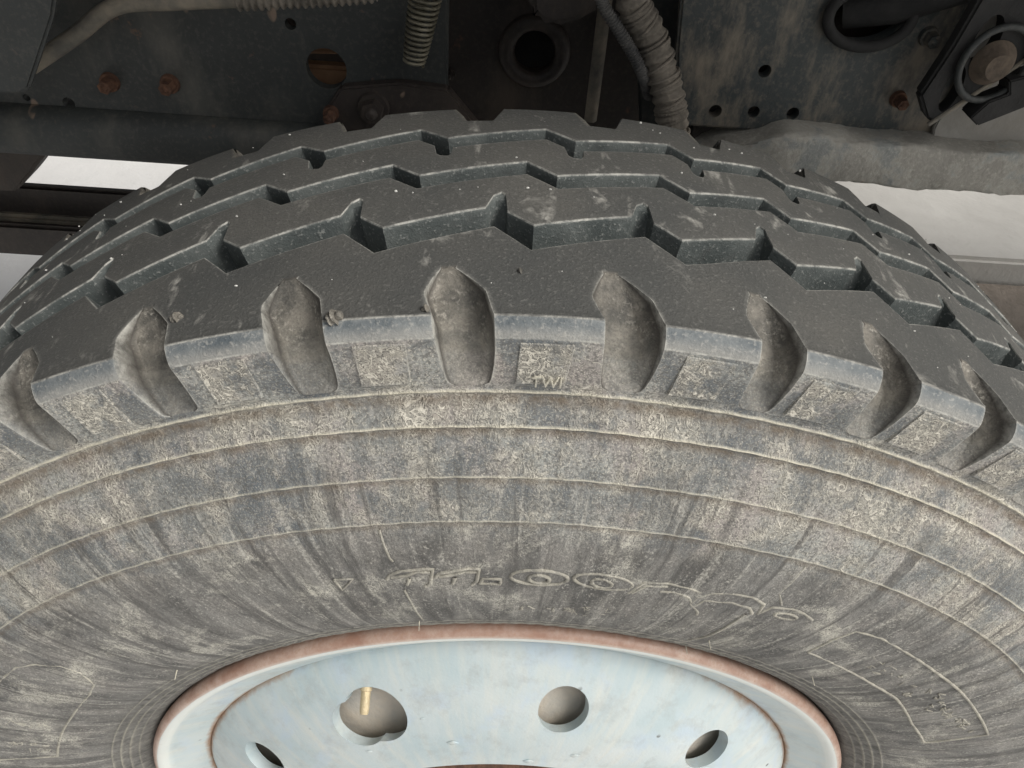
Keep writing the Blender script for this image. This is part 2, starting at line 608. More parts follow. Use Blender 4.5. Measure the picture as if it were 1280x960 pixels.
def grid_obj(name, th, yy, rr, attrs, mat, parent, ang=32):
    nr, nc = th.shape
    V = np.stack([rr * np.sin(th), yy, rr * np.cos(th)], -1).reshape(-1, 3)
    i = np.arange(nr - 1)[:, None]
    j = np.arange(nc)[None]
    F = np.stack([i * nc + j, (i + 1) * nc + j, (i + 1) * nc + (j + 1) % nc, i * nc + (j + 1) % nc], -1).reshape(-1, 4)
    me = np_mesh(name, V, F, attrs)
    me.validate()
    return link(name, me, mat, parent, ang=ang)


def rowattr(vals, nc):
    return np.repeat(np.asarray(vals, float)[:, None], nc, 1)


def wob(th, a=.0004, seeds=(3.1, 7.7, 13.3)):
    """slow unevenness round the wheel"""
    s = 0
    for i, f in enumerate((5, 17, 41)):
        s = s + np.sin(f * th + seeds[i]) / (i + 1)
    return a * s


# ---- carcass with near shoulder rib -------------------------------------------------
tin = np.array([0, .03, .11, .28, .45, .60, .735, .76, .86, .972])            # inside a notch (t=1 is the first outside column)
win = np.array([0, .72, .93, .97, 1.0, 1.0, .97, .94, .68, .36])
fo = np.unique(np.round(np.concatenate([np.linspace(0, 1, 23)[:-1], [.012, .988, (.165 + .05) / .9, (.405 + .05) / .9]]), 5))


def cols(uL, uR):
    return np.concatenate([uL + (uR - uL) * tin, uR + fo * (uL + 1 - uR)])


nc = len(tin) + len(fo)
inside = np.concatenate([win, np.zeros(len(fo))])
rows, aw, ae, ach, asc, asd, ari, aun, acr = [], [], [], [], [], [], [], [], []


def add(u, y, r, wall=0, edge=0, cham=0, scoop=None, side=0, ridge=0, under=0, crease_shade=0):
    rows.append((u, np.broadcast_to(y, (nc,)).astype(float), np.broadcast_to(r, (nc,)).astype(float)))
    for L, v in ((aw, wall), (ae, edge), (ach, cham), (asd, side), (ari, ridge), (aun, under), (acr, crease_shade)):
        L.append(np.broadcast_to(v, (nc,)).astype(float))
    asc.append(np.zeros(nc) if scoop is None else scoop)


ub = cols(-.15, -.05)
z1 = poly_y(G1N, ub)
floor_r = crown(.11) - GD
add(ub, z1 + .0105, floor_r - .0005, 1)
add(ub, z1 + .0050, floor_r, 1)
add(ub, z1 + .0042, floor_r + .001, 1)
add(ub, z1 + .0010, crown(z1) - .0016, 1)
add(ub, z1 + .0005, crown(z1) - .0009, 1, .1)
add(ub, z1 + .0003, crown(z1) - .0005, .9, 1)
add(ub, z1 - .0003, crown(z1) - .00005, 0, .9)
add(ub, z1 - .0008, crown(z1), 0, .15)
add(ub, z1 - .0014, crown(z1), 0, 0)
ytop = .0775
for f in (.12, .3, .5, .7, .86, 1):
    y = (z1 - .0014) * (1 - f) + ytop * f
    add(ub, y, crown(y))
# notch outline on the tread: (y, uL, uR, depth)
OUT = [(.0750, -.15, -.06, 0), (.0738, -.155, -.045, .0008), (.0715, -.172, -.015, .0036), (.0680, -.192, .030, .0062), (.0640, -.212, .075, .0082),
       (.0605, -.228, .115, .0096), (.0585, -.232, .133, .0103), (.0560, -.228, .142, .0106), (.0520, -.212, .155, .0110), (.0480, -.195, .168, .0112), (.0445, -.180, .180, .0114)]
ns = len(tin)
edge_in = np.zeros(nc)
for i in (0, ns):
    edge_in[i] = 1
edge_in[ns + 1] = edge_in[nc - 1] = .25
ins01 = np.concatenate([np.full(ns, 1.0), np.zeros(len(fo))])
ins01[0] = .25
crease_shade_in = np.zeros(nc)
crease_shade_in[1] = crease_shade_in[ns - 1] = .75


FLOOR = [(0, .0745, .5410), (.08, .0705, .5378), (.46, .0500, .5225), (.50, .0488, .5212), (.90, .0403, .5076), (.97, .0388, .5052), (1.0, .0371, .5038)]
fp = [q[0] for q in FLOOR]


def notch_row(u, y, r, d, ny, nr_, p=0, **kw):
    fy_, frr = np.interp(p, fp, [q[1] for q in FLOOR]), np.interp(p, fp, [q[2] for q in FLOOR])
    k = inside * min(1.0, d / .004)
    add(u, y + k * (fy_ - y), r + k * (frr - r), scoop=ins01 * kw.pop('sm', 1), crease_shade=crease_shade_in, **kw)


for (y, a, b, d) in OUT:
    u = cols(a, b)
    notch_row(u, y, crown(y), d, 0, -1, p=(.075 - y) / .0325 * .47, edge=edge_in * .9)
# shoulder edge, chamfer, flank, down to ridge A
FL = [  # y, r, uL, uR, depth, ny, nr, edge, chamfer, side
    (.0431, .5397, -.173, .186, .0115, .35, -.94, .05, 0, 0),
    (.0425, .5392, -.172, .187, .0116, .35, -.94, .9, 0, 0),
    (.0421, .5389, -.171, .188, .0117, .5, -.86, .1, 1, 0),
    (.0412, .5384, -.170, .189, .0118, .5, -.86, 0, 1, 0),
    (.0388, .5362, -.168, .192, .0120, .7, -.71, 0, 1, 0),
    (.0368, .5335, -.165, .194, .0120, .9, -.43, 0, 1, 0),
    (.0364, .5324, -.164, .1945, .0119, 1, -.2, .1, 1, 0),
    (.0362, .5318, -.163, .195, .0118, 1, -.1, .9, .5, .5),
    (.0361, .5311, -.162, .1955, .0115, 1, 0, .05, .2, .9),
    (.0360, .5300, -.161, .196, .0114, 1, 0, 0, 0, 1),
    (.0360, .5260, -.155, .196, .0104, 1, 0, 0, 0, 1),
    (.0360, .5220, -.150, .194, .0090, 1, 0, 0, 0, 1),
    (.0361, .5180, -.144, .190, .0076, 1, 0, 0, 0, 1),
    (.0363, .5140, -.138, .184, .0060, 1, 0, 0, 0, 1),
    (.0366, .5100, -.130, .176, .0046, 1, 0, 0, 0, 1),
    (.0368, .5070, -.124, .168, .0036, 1, 0, 0, 0, 1),
    (.0369, .5050, -.113, .157, .0030, 1, 0, 0, 0, 1),
    (.0370, .5042, -.098, .142, .0024, 1, 0, 0, 0, 1),
    (.0370, .5037, -.080, .124, 0, 1, 0, .4, 0, 1),
]
for (y, r, a, b, d, ny, nr_, e, ch, sd_) in FL:
    u = cols(a, b)
    out01 = 1 - (ins01 > .5)
    notch_row(u, y, r, d, ny, nr_, p=(.47 + max(0, .5392 - r) / .0057 * .12) if r > .5335 else (.59 + (.5335 - r) / .0298 * .41), edge=np.maximum(edge_in, e * out01), cham=ch * out01, side=sd_ * np.where(ins01 > .5, .45 if r < .53 else .12, 1.0), sm=.9)
# lower sidewall: smooth profile with moulded ridge lines
PR = [(.5030, .0371), (.4996, .0374), (.4940, .0345), (.4880, .0310), (.4847, .0290), (.4780, .0262), (.4700, .0226), (.4606, .0188), (.4500, .0150), (.4359, .0113),
      (.4200, .0090), (.4000, .0082), (.3800, .0090), (.3600, .0112), (.3450, .0142), (.3300, .0186), (.3200, .0222), (.3120, .0258), (.3050, .0295), (.3000, .0328), (.2975, .0352), (.2940, .0420)]
pr_r = np.array([q[0] for q in PR])[::-1]
pr_y = np.array([q[1] for q in PR])[::-1]


def side_y(r):
    return np.interp(r, pr_r, pr_y)


RIDGES = [(.4996, .0011, .0013, 1.0), (.4847, .0010, .0009, .95), (.4606, .0006, .0008, .7), (.4359, .0005, .0008, .6),
          (.3245, .0007, .0010, .28), (.3185, .0009, .0012, .35), (.3125, .0009, .0012, .28), (.3065, .0007, .0010, .2)]
rs = list(np.arange(.5030, .2970, -.0016))
for (rc, h, wd, c) in RIDGES:
    rs += [rc + q * wd for q in (-2.6, -1.6, -1, -.5, 0, .5, 1, 1.6)]
rs += [.2965, .2940]
rs = sorted(set(np.round(rs, 5)), reverse=True)
uS = cols(-.08, .124)
prev = None
smooth_rs = []
for r in rs:
    if prev is not None and prev - r < .00018:
        continue
    prev = r
    smooth_rs.append(r)
sm_y = []
fr = np.arange(.285, .512, .0005)
fy = np.interp(fr, pr_r, pr_y)
ker = np.hanning(15)
ker /= ker.sum()
fy = np.convolve(np.pad(fy, 7, 'edge'), ker, 'valid')
for r in smooth_rs:
    y = float(np.interp(r, fr, fy))
    rid = 0
    und = 0
    for (rc, h, wd, c) in RIDGES:
        q = (r - rc) / wd
        g = math.exp(-q * q * 1.6)
        y -= h * g
        rid = max(rid, c * max(0, 1 - abs(q)))
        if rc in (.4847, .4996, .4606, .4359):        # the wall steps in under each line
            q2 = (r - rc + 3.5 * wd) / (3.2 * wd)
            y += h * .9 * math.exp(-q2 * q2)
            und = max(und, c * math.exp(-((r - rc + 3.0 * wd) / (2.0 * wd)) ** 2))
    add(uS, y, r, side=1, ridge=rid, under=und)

th, yy, rr, nr, ncc = period_mesh('tyre', rows, nc, None)
tile = lambda L: np.tile(np.array(L), (1, NP))
att = dict(wall=tile(aw), edge=tile(ae), chamfer=tile(ach), scoop=tile(asc), side=tile(asd), ridge=tile(ari), under=tile(aun), crease_shade=tile(acr))
lowmask = (rr < .503) & (yy < .05)
# uneven moulding lines
yy = yy + lowmask * (wob(th, .00035) + .00018 * np.sin(th * 190 + 30 * rr))
# every notch is worn its own way
per = np.floor((th - TH0) / STEP + .5).astype(int) % NP
jit = rng.normal(0, 1, NP)[per]
sc_a = att['scoop']
yy = yy + sc_a * (yy < .06) * jit * .0006
rr = rr - sc_a * (yy > .04) * jit * .0005
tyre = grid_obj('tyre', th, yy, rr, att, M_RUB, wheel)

# sidewall height lookup incl. smoothing
def sy(r):
    return float(np.interp(r, fr, fy)) if r < .503 else (.0362 if r < .532 else .04)


# ---- groove floor and far shoulder/back wall (sub-part of the tyre) ------------------------------------------
PB = [(.5215, .086), (.5228, .115), (.523, .143), (.5228, .175), (.5215, .215)]
me = lathe('groove_floor', PB, 368, dict(wall=[1] * 5))
link('groove_floor', me, M_RUB, tyre)


def rib(name, near, near_base, far, far_base, ytopcols=7):
    us = sorted(set([round(p[0] % 1, 5) for L in (near, near_base, far, far_base) for p in L] + [round(v, 5) for v in np.arange(0, 1, 1 / 24)]))
    u = [us[0]]
    for q in us[1:]:
        if q - u[-1] > .006 or any(abs(q - round(p[0] % 1, 5)) < 1e-6 for L in (near, far) for p in L):
            u.append(q)
    u = np.array(u)
    a, ab, b, bb = poly_y(near, u), poly_y(near_base, u), poly_y(far, u), poly_y(far_base, u)
    R, W, Eg = [], [], []

    def ad(y, r, wv, e):
        R.append((u, y, r)); W.append(np.full(len(u), wv)); Eg.append(np.full(len(u), e))
    fl = float(crown(.143)) - GD - .0015
    ad(ab - .0018, np.full(len(u), fl), 1, 0)
    ad(ab * .25 + a * .75 - .0006, crown(a) - .0018, 1, 0)
    ad(a - .0003, crown(a) - .0009, 1, .1)
    ad(a - .0001, crown(a) - .0005, .9, 1)
    ad(a + .0005, crown(a) - .00005, 0, .7)
    ad(a + .0011, crown(a), 0, .05)
    for f in (.12, .33, .5, .67, .88):
        y = (a + .0011) * (1 - f) + (b - .0011) * f
        ad(y, crown(y), 0, 0)
    ad(b - .0011, crown(b), 0, .05)
    ad(b - .0005, crown(b) - .00005, 0, .6)
    ad(b + .0001, crown(b) - .0005, .8, .6)
    ad(bb * .25 + b * .75 + .0006, crown(b) - .0018, 1, 0)
    ad(bb + .0018, np.full(len(u), fl), 1, 0)
    t_, y_, r_, _, _ = period_mesh(name, R, len(u), None)
    return grid_obj(name, t_, y_, r_, dict(wall=np.tile(np.array(W), (1, NP)), edge=np.tile(np.array(Eg), (1, NP))), M_RUB, tyre)


rib('tread_rib', G1FN, G1F, G2N, G2N)
rib('tread_rib', G2F, G2F, G3NN, G3NN)

# far shoulder rib with its own notches
rows, aw, ae, ach, asc, asd, ari, aun, acr = [], [], [], [], [], [], [], [], []
tin = np.array([0, .06, .2, .5, .8, .94])
win = np.array([0, .7, 1, 1, 1, .7])
fo = np.unique(np.round(np.concatenate([np.linspace(0, 1, 21)[:-1], [(.54 - .12) / .78, (.772 - .12) / .78]]), 5))
nc = len(tin) + len(fo)
inside = np.concatenate([win, np.zeros(len(fo))])
ins01 = np.concatenate([np.ones(len(tin)), np.zeros(len(fo))])
ub = cols(-.10, .12)
z3 = poly_y(G3F, ub)
fl = floor_r - .001
add(ub, z3 - .0018, fl, 1)
add(ub, z3 - .0006, crown(z3) - .0018, 1)
add(ub, z3 - .0003, crown(z3) - .0009, 1, .1)
add(ub, z3 - .0001, crown(z3) - .0005, .9, 1)
add(ub, z3 + .0005, crown(z3) - .00005, 0, .7)
add(ub, z3 + .0011, crown(z3), 0, .05)
for f in (.1, .35, .65, 1):
    y = (z3 + .0011) * (1 - f) + .2270 * f
    add(ub, y, crown(y))
for (y, a, b, d) in [(.2278, -.10, .12, .001), (.2285, -.105, .125, .009), (.234, -.13, .15, .012), (.240, -.17, .18, .013), (.2445, -.20, .20, .013)]:
    u = cols(a, b)
    add(u, y, crown(y) - inside * d, scoop=ins01)
for (y, r, d) in [(.2465, .5375, .012), (.2500, .5320, .011), (.2503, .5200, .008), (.250, .5050, .003), (.2500, .5030, 0)]:
    u = cols(-.19, .19)
    add(u, y - inside * d * .8, r - inside * d * .4 * (r > .53), scoop=ins01, wall=1)
for r in list(np.arange(.50, .29, -.012)):
    add(u, .2865 - side_y(r), r, wall=1)
add(u, .225, .285, wall=1)
th, yy, rr, nr, ncc = period_mesh('far_shoulder', rows, nc, None)
att = dict(wall=tile(aw), edge=tile(ae), chamfer=tile(ach), scoop=tile(asc), side=tile(asd), ridge=tile(ari), under=tile(aun), crease_shade=tile(acr))
grid_obj('tread_rib', th, yy, rr, att, M_RUB, tyre)

# ---- raised rectangular pads between the notches -------------------------------------------------------
def pad_mesh():
    nu, nrw = 14, 8
    u0, u1, r0, r1 = .33, .66, .5055, .5300
    V, A = [], []
    us = np.array([0, .02] + list(np.linspace(.08, .92, nu)) + [.98, 1])
    rs_ = np.array([0, .03] + list(np.linspace(.1, .9, nrw)) + [.97, 1])
    for b in rs_:
        for a in us:
            e = min(1.0, 1.0 if (0 < a < 1 and 0 < b < 1) else 0)
            skew = .018 * (b - .5)
            # the pad narrows towards the bottom like the space between two notches
            uu = u0 + (u1 - u0) * a + skew
            r = r0 + (r1 - r0) * b
            t = STEP * uu
            V.append((r * math.sin(t), sy(r) - .0009 * e + .0004 * (1 - e), r * math.cos(t)))
            A.append(1 if (a in (.02, .98) or b in (.03, .97)) else 0)
    n = len(us)
    F = [(j * n + i, (j + 1) * n + i, (j + 1) * n + i + 1, j * n + i + 1) for j in range(len(rs_) - 1) for i in range(n - 1)]
    return np_mesh('sidewall_pad', V, F, dict(side=np.ones(len(V)), edge=np.array(A) * .25, pad=1 - np.array(A) * .6))


pm = pad_mesh()
p0 = link('sidewall_pad', pm, M_RUB, tyre)
p0.rotation_euler = (0, TH0, 0)
for k in range(1, NP):
    c = p0.copy()
    COL.objects.link(c)
    c.parent = tyre
    kk = k if k < 23 else k - NP
    c.rotation_euler = (0, TH0 + (float(pitch(kk + .51)) - .51) * STEP, 0)

# ---- moulded lettering and outlines: strokes laid on the sidewall ---------------------------------------
def sidept(px, py):
    """where a pixel of the photograph meets the sidewall: (theta, r)"""
    y = .012
    d = AR * (px - 640) / FPX - AU * (py - 480) / FPX + AF
    for _ in range(60):
        t = (y - CAM[1]) / d[1]
        P = CAM + d * t
        r = math.hypot(P[0], P[2])
        y = .5 * y + .5 * sy(r)
    return math.atan2(P[0], P[2]), r


def stroke(pts, wdt=.0007, closed=False, sub=8):
    q = np.array([sidept(*p) for p in pts])
    if closed:
        q = np.vstack([q, q[:1]])
    m = []
    for i in range(len(q) - 1):
        for s in range(sub):
            m.append(q[i] + (q[i + 1] - q[i]) * s / sub)
    m.append(q[-1])
    m = np.array(m)
    P = np.array([(r * math.sin(t), sy(r) + .0002, r * math.cos(t)) for t, r in m])
    rad = np.full(len(P), wdt) * (1 + .06 * np.sin(np.arange(len(P)) * .9))
    return tube(P, rad, 6)


def oval(cx, cy, rx, ry, rot=0, n=22):
    a = np.linspace(0, 2 * PI, n, endpoint=False)
    x, y = rx * np.cos(a), ry * np.sin(a)
    c, s = math.cos(rot), math.sin(rot)
    return [(cx + c * i - s * j, cy + s * i + c * j) for i, j in zip(x, y)]


def strokes(name, L, parent, ridge=.6, wd=.0007):
    Vs, Fs, off = [], [], 0
    for s in L:
        closed = isinstance(s, tuple)
        V, F = stroke(s[0] if closed else s, wd, closed, 3 if closed else 6)
        Vs.append(V)
        Fs.append(np.array(F) + off)
        off += len(V)
    V = np.vstack(Vs)
    me = np_mesh(name, V, np.vstack(Fs), dict(side=np.ones(len(V)), ridge=np.full(len(V), ridge)))
    return link(name, me, M_RUB, parent, ang=80)


N1 = [[(484, 724), (486, 719), (500, 714), (520, 712), (541, 711), (538, 730), (532, 733)], [(489, 722), (506, 720), (520, 715), (538, 715)], [(512, 722), (509, 731)]]
N2 = [[(544, 722), (548, 717), (565, 714), (582, 711), (599, 711), (596, 726), (590, 731)], [(549, 721), (566, 719), (580, 715), (596, 715)], [(569, 721), (566, 730)]]
GI = [([(600, 729), (604, 723), (626, 724), (625, 730)],)]
GO = [(oval(674, 722, 36, 9, .05),), (oval(674, 724, 13, 5, .1),)]
GO2 = [(oval(754, 727, 37, 9, .12),), (oval(752, 729, 13, 5, .15),)]
GV = [[(785, 741), (806, 727.5), (835, 729), (858, 734), (876, 740)], [(825, 739), (845, 740), (862, 747), (864, 752)], [(790, 741), (808, 732), (835, 733)]]
GR = [[(865, 753), (872, 746), (890, 741.5), (910, 741), (940, 746), (955, 755), (947, 767)], [(868, 757), (880, 750), (915, 753), (937, 760), (940, 767)],
      [(862, 753), (872, 764), (871, 768)], [(860, 799), (880, 796), (910, 782), (932, 767)]]
GE = [[(949, 766), (965, 759), (990, 761), (1006, 767), (1015, 775)], (oval(982, 770, 14, 3.5, .15),)]
for g in (N1, N2, GI, GO, GO2, GV, GR, GE):
    strokes('raised_letter', g, tyre, .34, .0011)
strokes('raised_mark', [([(417, 725), (441, 724), (428, 738)],)], tyre, .25, .0007)
for ln in ([(474, 662), (478, 676), (487, 698), (491, 702)], [(505, 737), (515, 755), (529, 775)], [(1007, 708), (974, 742), (977, 757)]):
    strokes('moulded_line', [ln], tyre, .3, .0007)
strokes('panel_outline', [([(1010, 815), (1040, 800), (1070, 789), (1100, 797), (1140, 820), (1172, 842), (1200, 864), (1222, 892), (1235, 918), (1195, 924), (1155, 928), (1140, 905), (1120, 873), (1090, 855), (1060, 838)],)], tyre, .42, .0010)
strokes('panel_outline', [([(-30, 880), (0, 851), (20, 834), (45, 830), (75, 832), (100, 840), (118, 855), (112, 868), (90, 895), (76, 920), (72, 945), (20, 948), (-40, 950)],)], tyre, .42, .0010)
# illegible small relief text inside the panels and under the big letters
def scribble(n, box, parent, wd=.0005):
    L = []
    for i in range(n):
        x = random.uniform(box[0], box[2])
        y = box[1] + (x - box[0]) * box[4] + random.uniform(0, box[3])
        L.append([(x + random.uniform(-6, 6), y + random.uniform(-3, 3)) for _ in range(4)])
    return strokes('worn_small_relief', L, parent, .35, wd)


scribble(26, (1080, 808, 1180, 30, .62), tyre)
scribble(16, (1180, 880, 1215, 14, .7), tyre)
scribble(18, (655, 757, 765, 7, .05), tyre)
scribble(12, (5, 898, 60, 12, .1), tyre)
scribble(12, (5, 928, 60, 8, .05), tyre)


def text_on_wall(txt, th_c, r_c, h, wid, name, parent):
    cu = bpy.data.curves.new('t', 'FONT')
    cu.body = txt
    cu.align_x = 'CENTER'
    cu.size = 1
    cu.extrude = .04
    cu.resolution_u = 3
    o = bpy.data.objects.new('t', cu)
    COL.objects.link(o)
    me = bpy.data.meshes.new_from_object(o.evaluated_get(bpy.context.evaluated_depsgraph_get()))
    bpy.data.objects.remove(o)
    xs = [v.co.x for v in me.vertices]
    s = wid / (max(xs) - min(xs))
    for v in me.vertices:
        r = r_c + v.co.y * h / .7
        t = th_c + v.co.x * s / r
        v.co = (r * math.sin(t), sy(r) - .0011 - (.0008 if v.co.z > 0 else -.0006), r * math.cos(t))
    me.update()
    a = me.attributes.new('side', 'FLOAT', 'POINT')
    a.data.foreach_set('value', [1.0] * len(me.vertices))
    a = me.attributes.new('ridge', 'FLOAT', 'POINT')
    a.data.foreach_set('value', [.65] * len(me.vertices))
    return link(name, me, M_RUB, parent, smooth=False)


tq = sidept(682, 486)
text_on_wall('TWI', tq[0], .5052, .0062, .0135, 'wear_mark_letters', tyre)

# wear on the rubber: torn skin lumps beside some notches, hair-thin flash spikes at the bead
for (px, py, s) in [(418, 397, .0038), (222, 398, .0032), (532, 386, .002), (650, 340, .002)]:
    d = AR * (px - 640) / FPX - AU * (py - 480) / FPX + AF
    y = .045
    bt = None
    for t in np.arange(.2, 1.2, .0005):
        P = CAM + d * t
        if math.hypot(P[0], P[2]) < .5402:
            bt = P
            break
    bm = bmesh.new()
    bmesh.ops.create_icosphere(bm, subdivisions=3, radius=s)
    for v in bm.verts:
        v.co = Vector(bt) + v.co * (1 + .35 * math.sin(v.co.x * 1900 + v.co.z * 1300)) * .8
    me = bm_mesh('rubber_burr', bm)
    a = me.attributes.new('scoop', 'FLOAT', 'POINT')
    a.data.foreach_set('value', [1.0] * len(me.vertices))
    link('rubber_burr', me, M_RUB, tyre)
for (px, py) in [(221, 838), (258, 850), (278, 842), (384, 802), (400, 802), (524, 776), (533, 782), (700, 783), (842, 812), (857, 806), (886, 800), (1015, 845)]:
    t_, r_ = sidept(px, py)
    y = sy(r_)
    c = np.array([r_ * math.sin(t_), y, r_ * math.cos(t_)])
    e = c + np.array([0.0004, -.006, -.001])
    me = tube_mesh('flash_spike', [c + [0, .001, 0], (c + e) / 2, e], [.0004, .0003, .0002], 6)
    a = me.attributes.new('ridge', 'FLOAT', 'POINT')
    a.data.foreach_set('value', [.9] * len(me.vertices))
    link('flash_spike', me, M_RUB, tyre)

# grit on the tread: nobody could count it
bm = bmesh.new()
for i in range(90):
    t = math.radians(random.uniform(-52, 52))
    y = random.choice([random.uniform(.046, .088), random.uniform(.14, .146), random.uniform(.178, .183), random.uniform(.22, .242), random.uniform(.05, .242)])
    s = random.choice([.0003, .0004, .0004, .0005, .0007, .0009])
    r = float(crown(y)) + s * .3
    m = Matrix.Translation((r * math.sin(t), y, r * math.cos(t))) @ Matrix.Rotation(random.random() * 3, 4, 'X') @ Matrix.Diagonal((1, random.uniform(.5, 1), random.uniform(.5, 1), 1))
    bmesh.ops.create_icosphere(bm, subdivisions=1, radius=s, matrix=m)
g = link('grit', bm_mesh('grit', bm), M_GRIT, tyre, smooth=False)
g['kind'] = 'stuff'

# ---- rim ----------------------------------------------------------------------------------------------
RP = [(.2860, .0560, 0, 0, 0), (.2925, .0430, 0, 0, 0), (.2955, .0370, 1, 0, 0), (.2968, .0330, 1, 0, 0), (.2966, .0300, 1, 0, 0), (.2955, .0278, 1, 0, 0), (.2940, .0264, 1, 0, 0),
      (.2925, .0258, .8, .3, 0), (.2908, .0256, 0, 1, 0), (.2885, .0260, 0, 1, 0), (.2865, .0270, 0, 1, 0), (.2845, .0285, 0, .9, 0), (.2830, .0300, 0, .3, 0), (.2800, .0318, 0, 0, 0),
      (.2740, .0344, 0, 0, 0), (.2660, .0382, 0, 0, .05), (.2590, .0415, 0, 0, .35), (.2562, .0430, 0, 0, .8), (.2545, .0442, 0, 0, 1), (.2545, .06, 0, 0, .6), (.2555, .10, 0, 0, .1), (.2560, .17, 0, 0, 0),
      (.272, .22, 0, 0, 0), (.290, .245, 0, 0, 0), (.2965, .257, 1, 0, 0), (.2930, .262, 1, 0, 0), (.285, .255, 0, 0, 0), (.262, .225, 0, 0, 0)]
me = lathe('rim', [q[:2] for q in RP], 512, dict(flange=[q[2] for q in RP], lip=[q[3] for q in RP], rust=[q[4] for q in RP]))
link('rim', me, M_RIM, wheel, ang=60)

# disc with hand holes: closed dished plate
front = [(.2548, .0462), (.2535, .0432), (.2515, .0405), (.2480, .0372), (.2420, .0325), (.2330, .0268), (.2230, .0212), (.2130, .0162), (.2030, .0118), (.1930, .0080), (.1830, .0050), (.1730, .0030), (.1640, .0014), (.1600, .0004), (.1575, -.0004), (.1545, -.0008), (.1530, .0010)]
back = [(.1530, .0100), (.1640, .0120), (.1830, .0155), (.2030, .0222), (.2230, .0316), (.2420, .0430), (.2500, .0540), (.2530, .0560), (.2548, .0555)]
prof = front + back
rst = [1, .85, .5, .2, .05] + [0] * 8 + [.1, .6, .95, .95] + [.4] * len(back)
me = lathe('disc', prof, 256, dict(rust=rst), closed=True)
disc = link('disc', me, M_DISC, wheel)
cuts = []
HANG = [9.4 + 36 * k for k in range(10)]
HANG[8], HANG[9] = -63.0, -27.2
for k, a in enumerate(HANG):
    a = math.radians(a)
    n = Vector((.66 * math.sin(a), -.75, .66 * math.cos(a)))
    big = (k == 9)
    rc = .2135
    c = Vector((rc * math.sin(a), .0165, rc * math.cos(a)))
    cuts.append(cutter(c, n, (.0235, .0235) if big else (.0180, .0195), .09, 48))
    if big:                                         # the valve hole is two lobes wide
        a2 = a - math.radians(4.6)
        c2 = Vector((.209 * math.sin(a2), .015, .209 * math.cos(a2)))
        cuts.append(cutter(c2, n, (.0195, .0200), .09, 48))
cut(disc, cuts)
# painted-over weld dabs
for (px, py, s) in [(566, 929, .0032), (462, 940, .002), (528, 899, .0014), (660, 952, .003), (718, 945, .003)]:
    r0 = .2
    d = AR * (px - 640) / FPX - AU * (py - 480) / FPX + AF
    fr_ = np.array([q[0] for q in front[::-1]]); fy_ = np.array([q[1] for q in front[::-1]])
    y = .01
    for _ in range(80):
        P = CAM + d * ((y - CAM[1]) / d[1])
        y = .6 * y + .4 * float(np.interp(math.hypot(P[0], P[2]), fr_, fy_))
    bm = bmesh.new()
    bmesh.ops.create_icosphere(bm, subdivisions=3, radius=s)
    for v in bm.verts:
        v.co = Vector((P[0] + v.co.x * (1 + .4 * math.sin(v.co.z * 1500)), P[1] + v.co.y * .25, P[2] + v.co.z))
    link('weld_dab', bm_mesh('weld_dab', bm), M_DISC, disc)

# brake drum behind the disc, hub in the bore, valve stem
DP = [(.06, .034), (.145, .034), (.150, .018), (.165, .020), (.190, .027), (.205, .033), (.225, .043), (.236, .056), (.240, .072), (.240, .105), (.215, .112), (.205, .120), (.200, .20), (.195, .205)]
link('brake_drum', lathe('brake_drum', DP, 160), M_DRUM, wheel)
HP = [(.0, -.06), (.05, -.06), (.058, -.055), (.062, -.03), (.085, -.02), (.12, -.006), (.146, .004), (.149, .010), (.146, .033)]
link('hub', lathe('hub', HP, 128), M_RUST, wheel)
a = math.radians(-29.5)
b0 = at(458, 858, .030)
b1 = at(455, 893, .014)
ax = (b1 - b0)
vp = np.array([b0 - ax * .9, b0 - ax * .05, b0, b0 + ax * .15, b0 + ax * .17, b0 + ax * .85, b1])
link('valve_stem', tube_mesh('valve_stem', vp, [.0038, .0038, .0042, .0042, .0034, .0034, .0028], 20), M_BRASS, wheel, ang=40)

# ==================================================================== TRUCK CHASSIS (behind the wheel)
chassis = empty('truck_chassis', (0, .45, GZ), 'dark muddy steel underside of the truck behind the wheel', 'truck')


def hexbolt(px, py, Y, rad, parent, mat=M_RUST, label=None):
    c = Vector(at(px, py, Y))
    bm = bmesh.new()
    bmesh.ops.create_cone(bm, cap_ends=True, segments=24, radius1=rad * 1.35, radius2=rad * 1.25, depth=.004, matrix=Matrix.Translation(c + Vector((0, -.002, 0))) @ Matrix.Rotation(PI / 2, 4, 'X'))
    bmesh.ops.create_cone(bm, cap_ends=True, segments=6, radius1=rad, radius2=rad * .93, depth=.010, matrix=Matrix.Translation(c + Vector((0, -.0085, 0))) @ Matrix.Rotation(PI / 2, 4, 'X') @ Matrix.Rotation(random.random(), 4, 'Z'))
    bmesh.ops.create_uvsphere(bm, u_segments=16, v_segments=8, radius=rad * .55, matrix=Matrix.Translation(c + Vector((0, -.012, 0))))
    return link('bolt', bm_mesh('bolt', bm), mat, parent, ang=40)


def ycut(px, py, Y, r, ry=None):
    return cutter(Vector(at(px, py, Y)), (0, 1, 0), (r, ry or r), .08, 36)


# left rail web
YL = .42
xl, xr = -1.6, float(at(560, 80, YL)[0])
zb = float(at(160, 141, YL)[2])
rail = link('frame_rail', bm_mesh('frame_rail', box_bm(xl, xr, YL, YL + .009, zb, .86, .002)), M_RAIL, chassis)
cut(rail, [ycut(408, 86, YL, .0165), ycut(363, 30, YL, .0045), ycut(86, 129, YL, .005), ycut(33, 122, YL, .003), ycut(480, 134, YL, .006)])
hexbolt(138, 102, YL, .0060, rail)
hexbolt(213, 104, YL, .0060, rail)
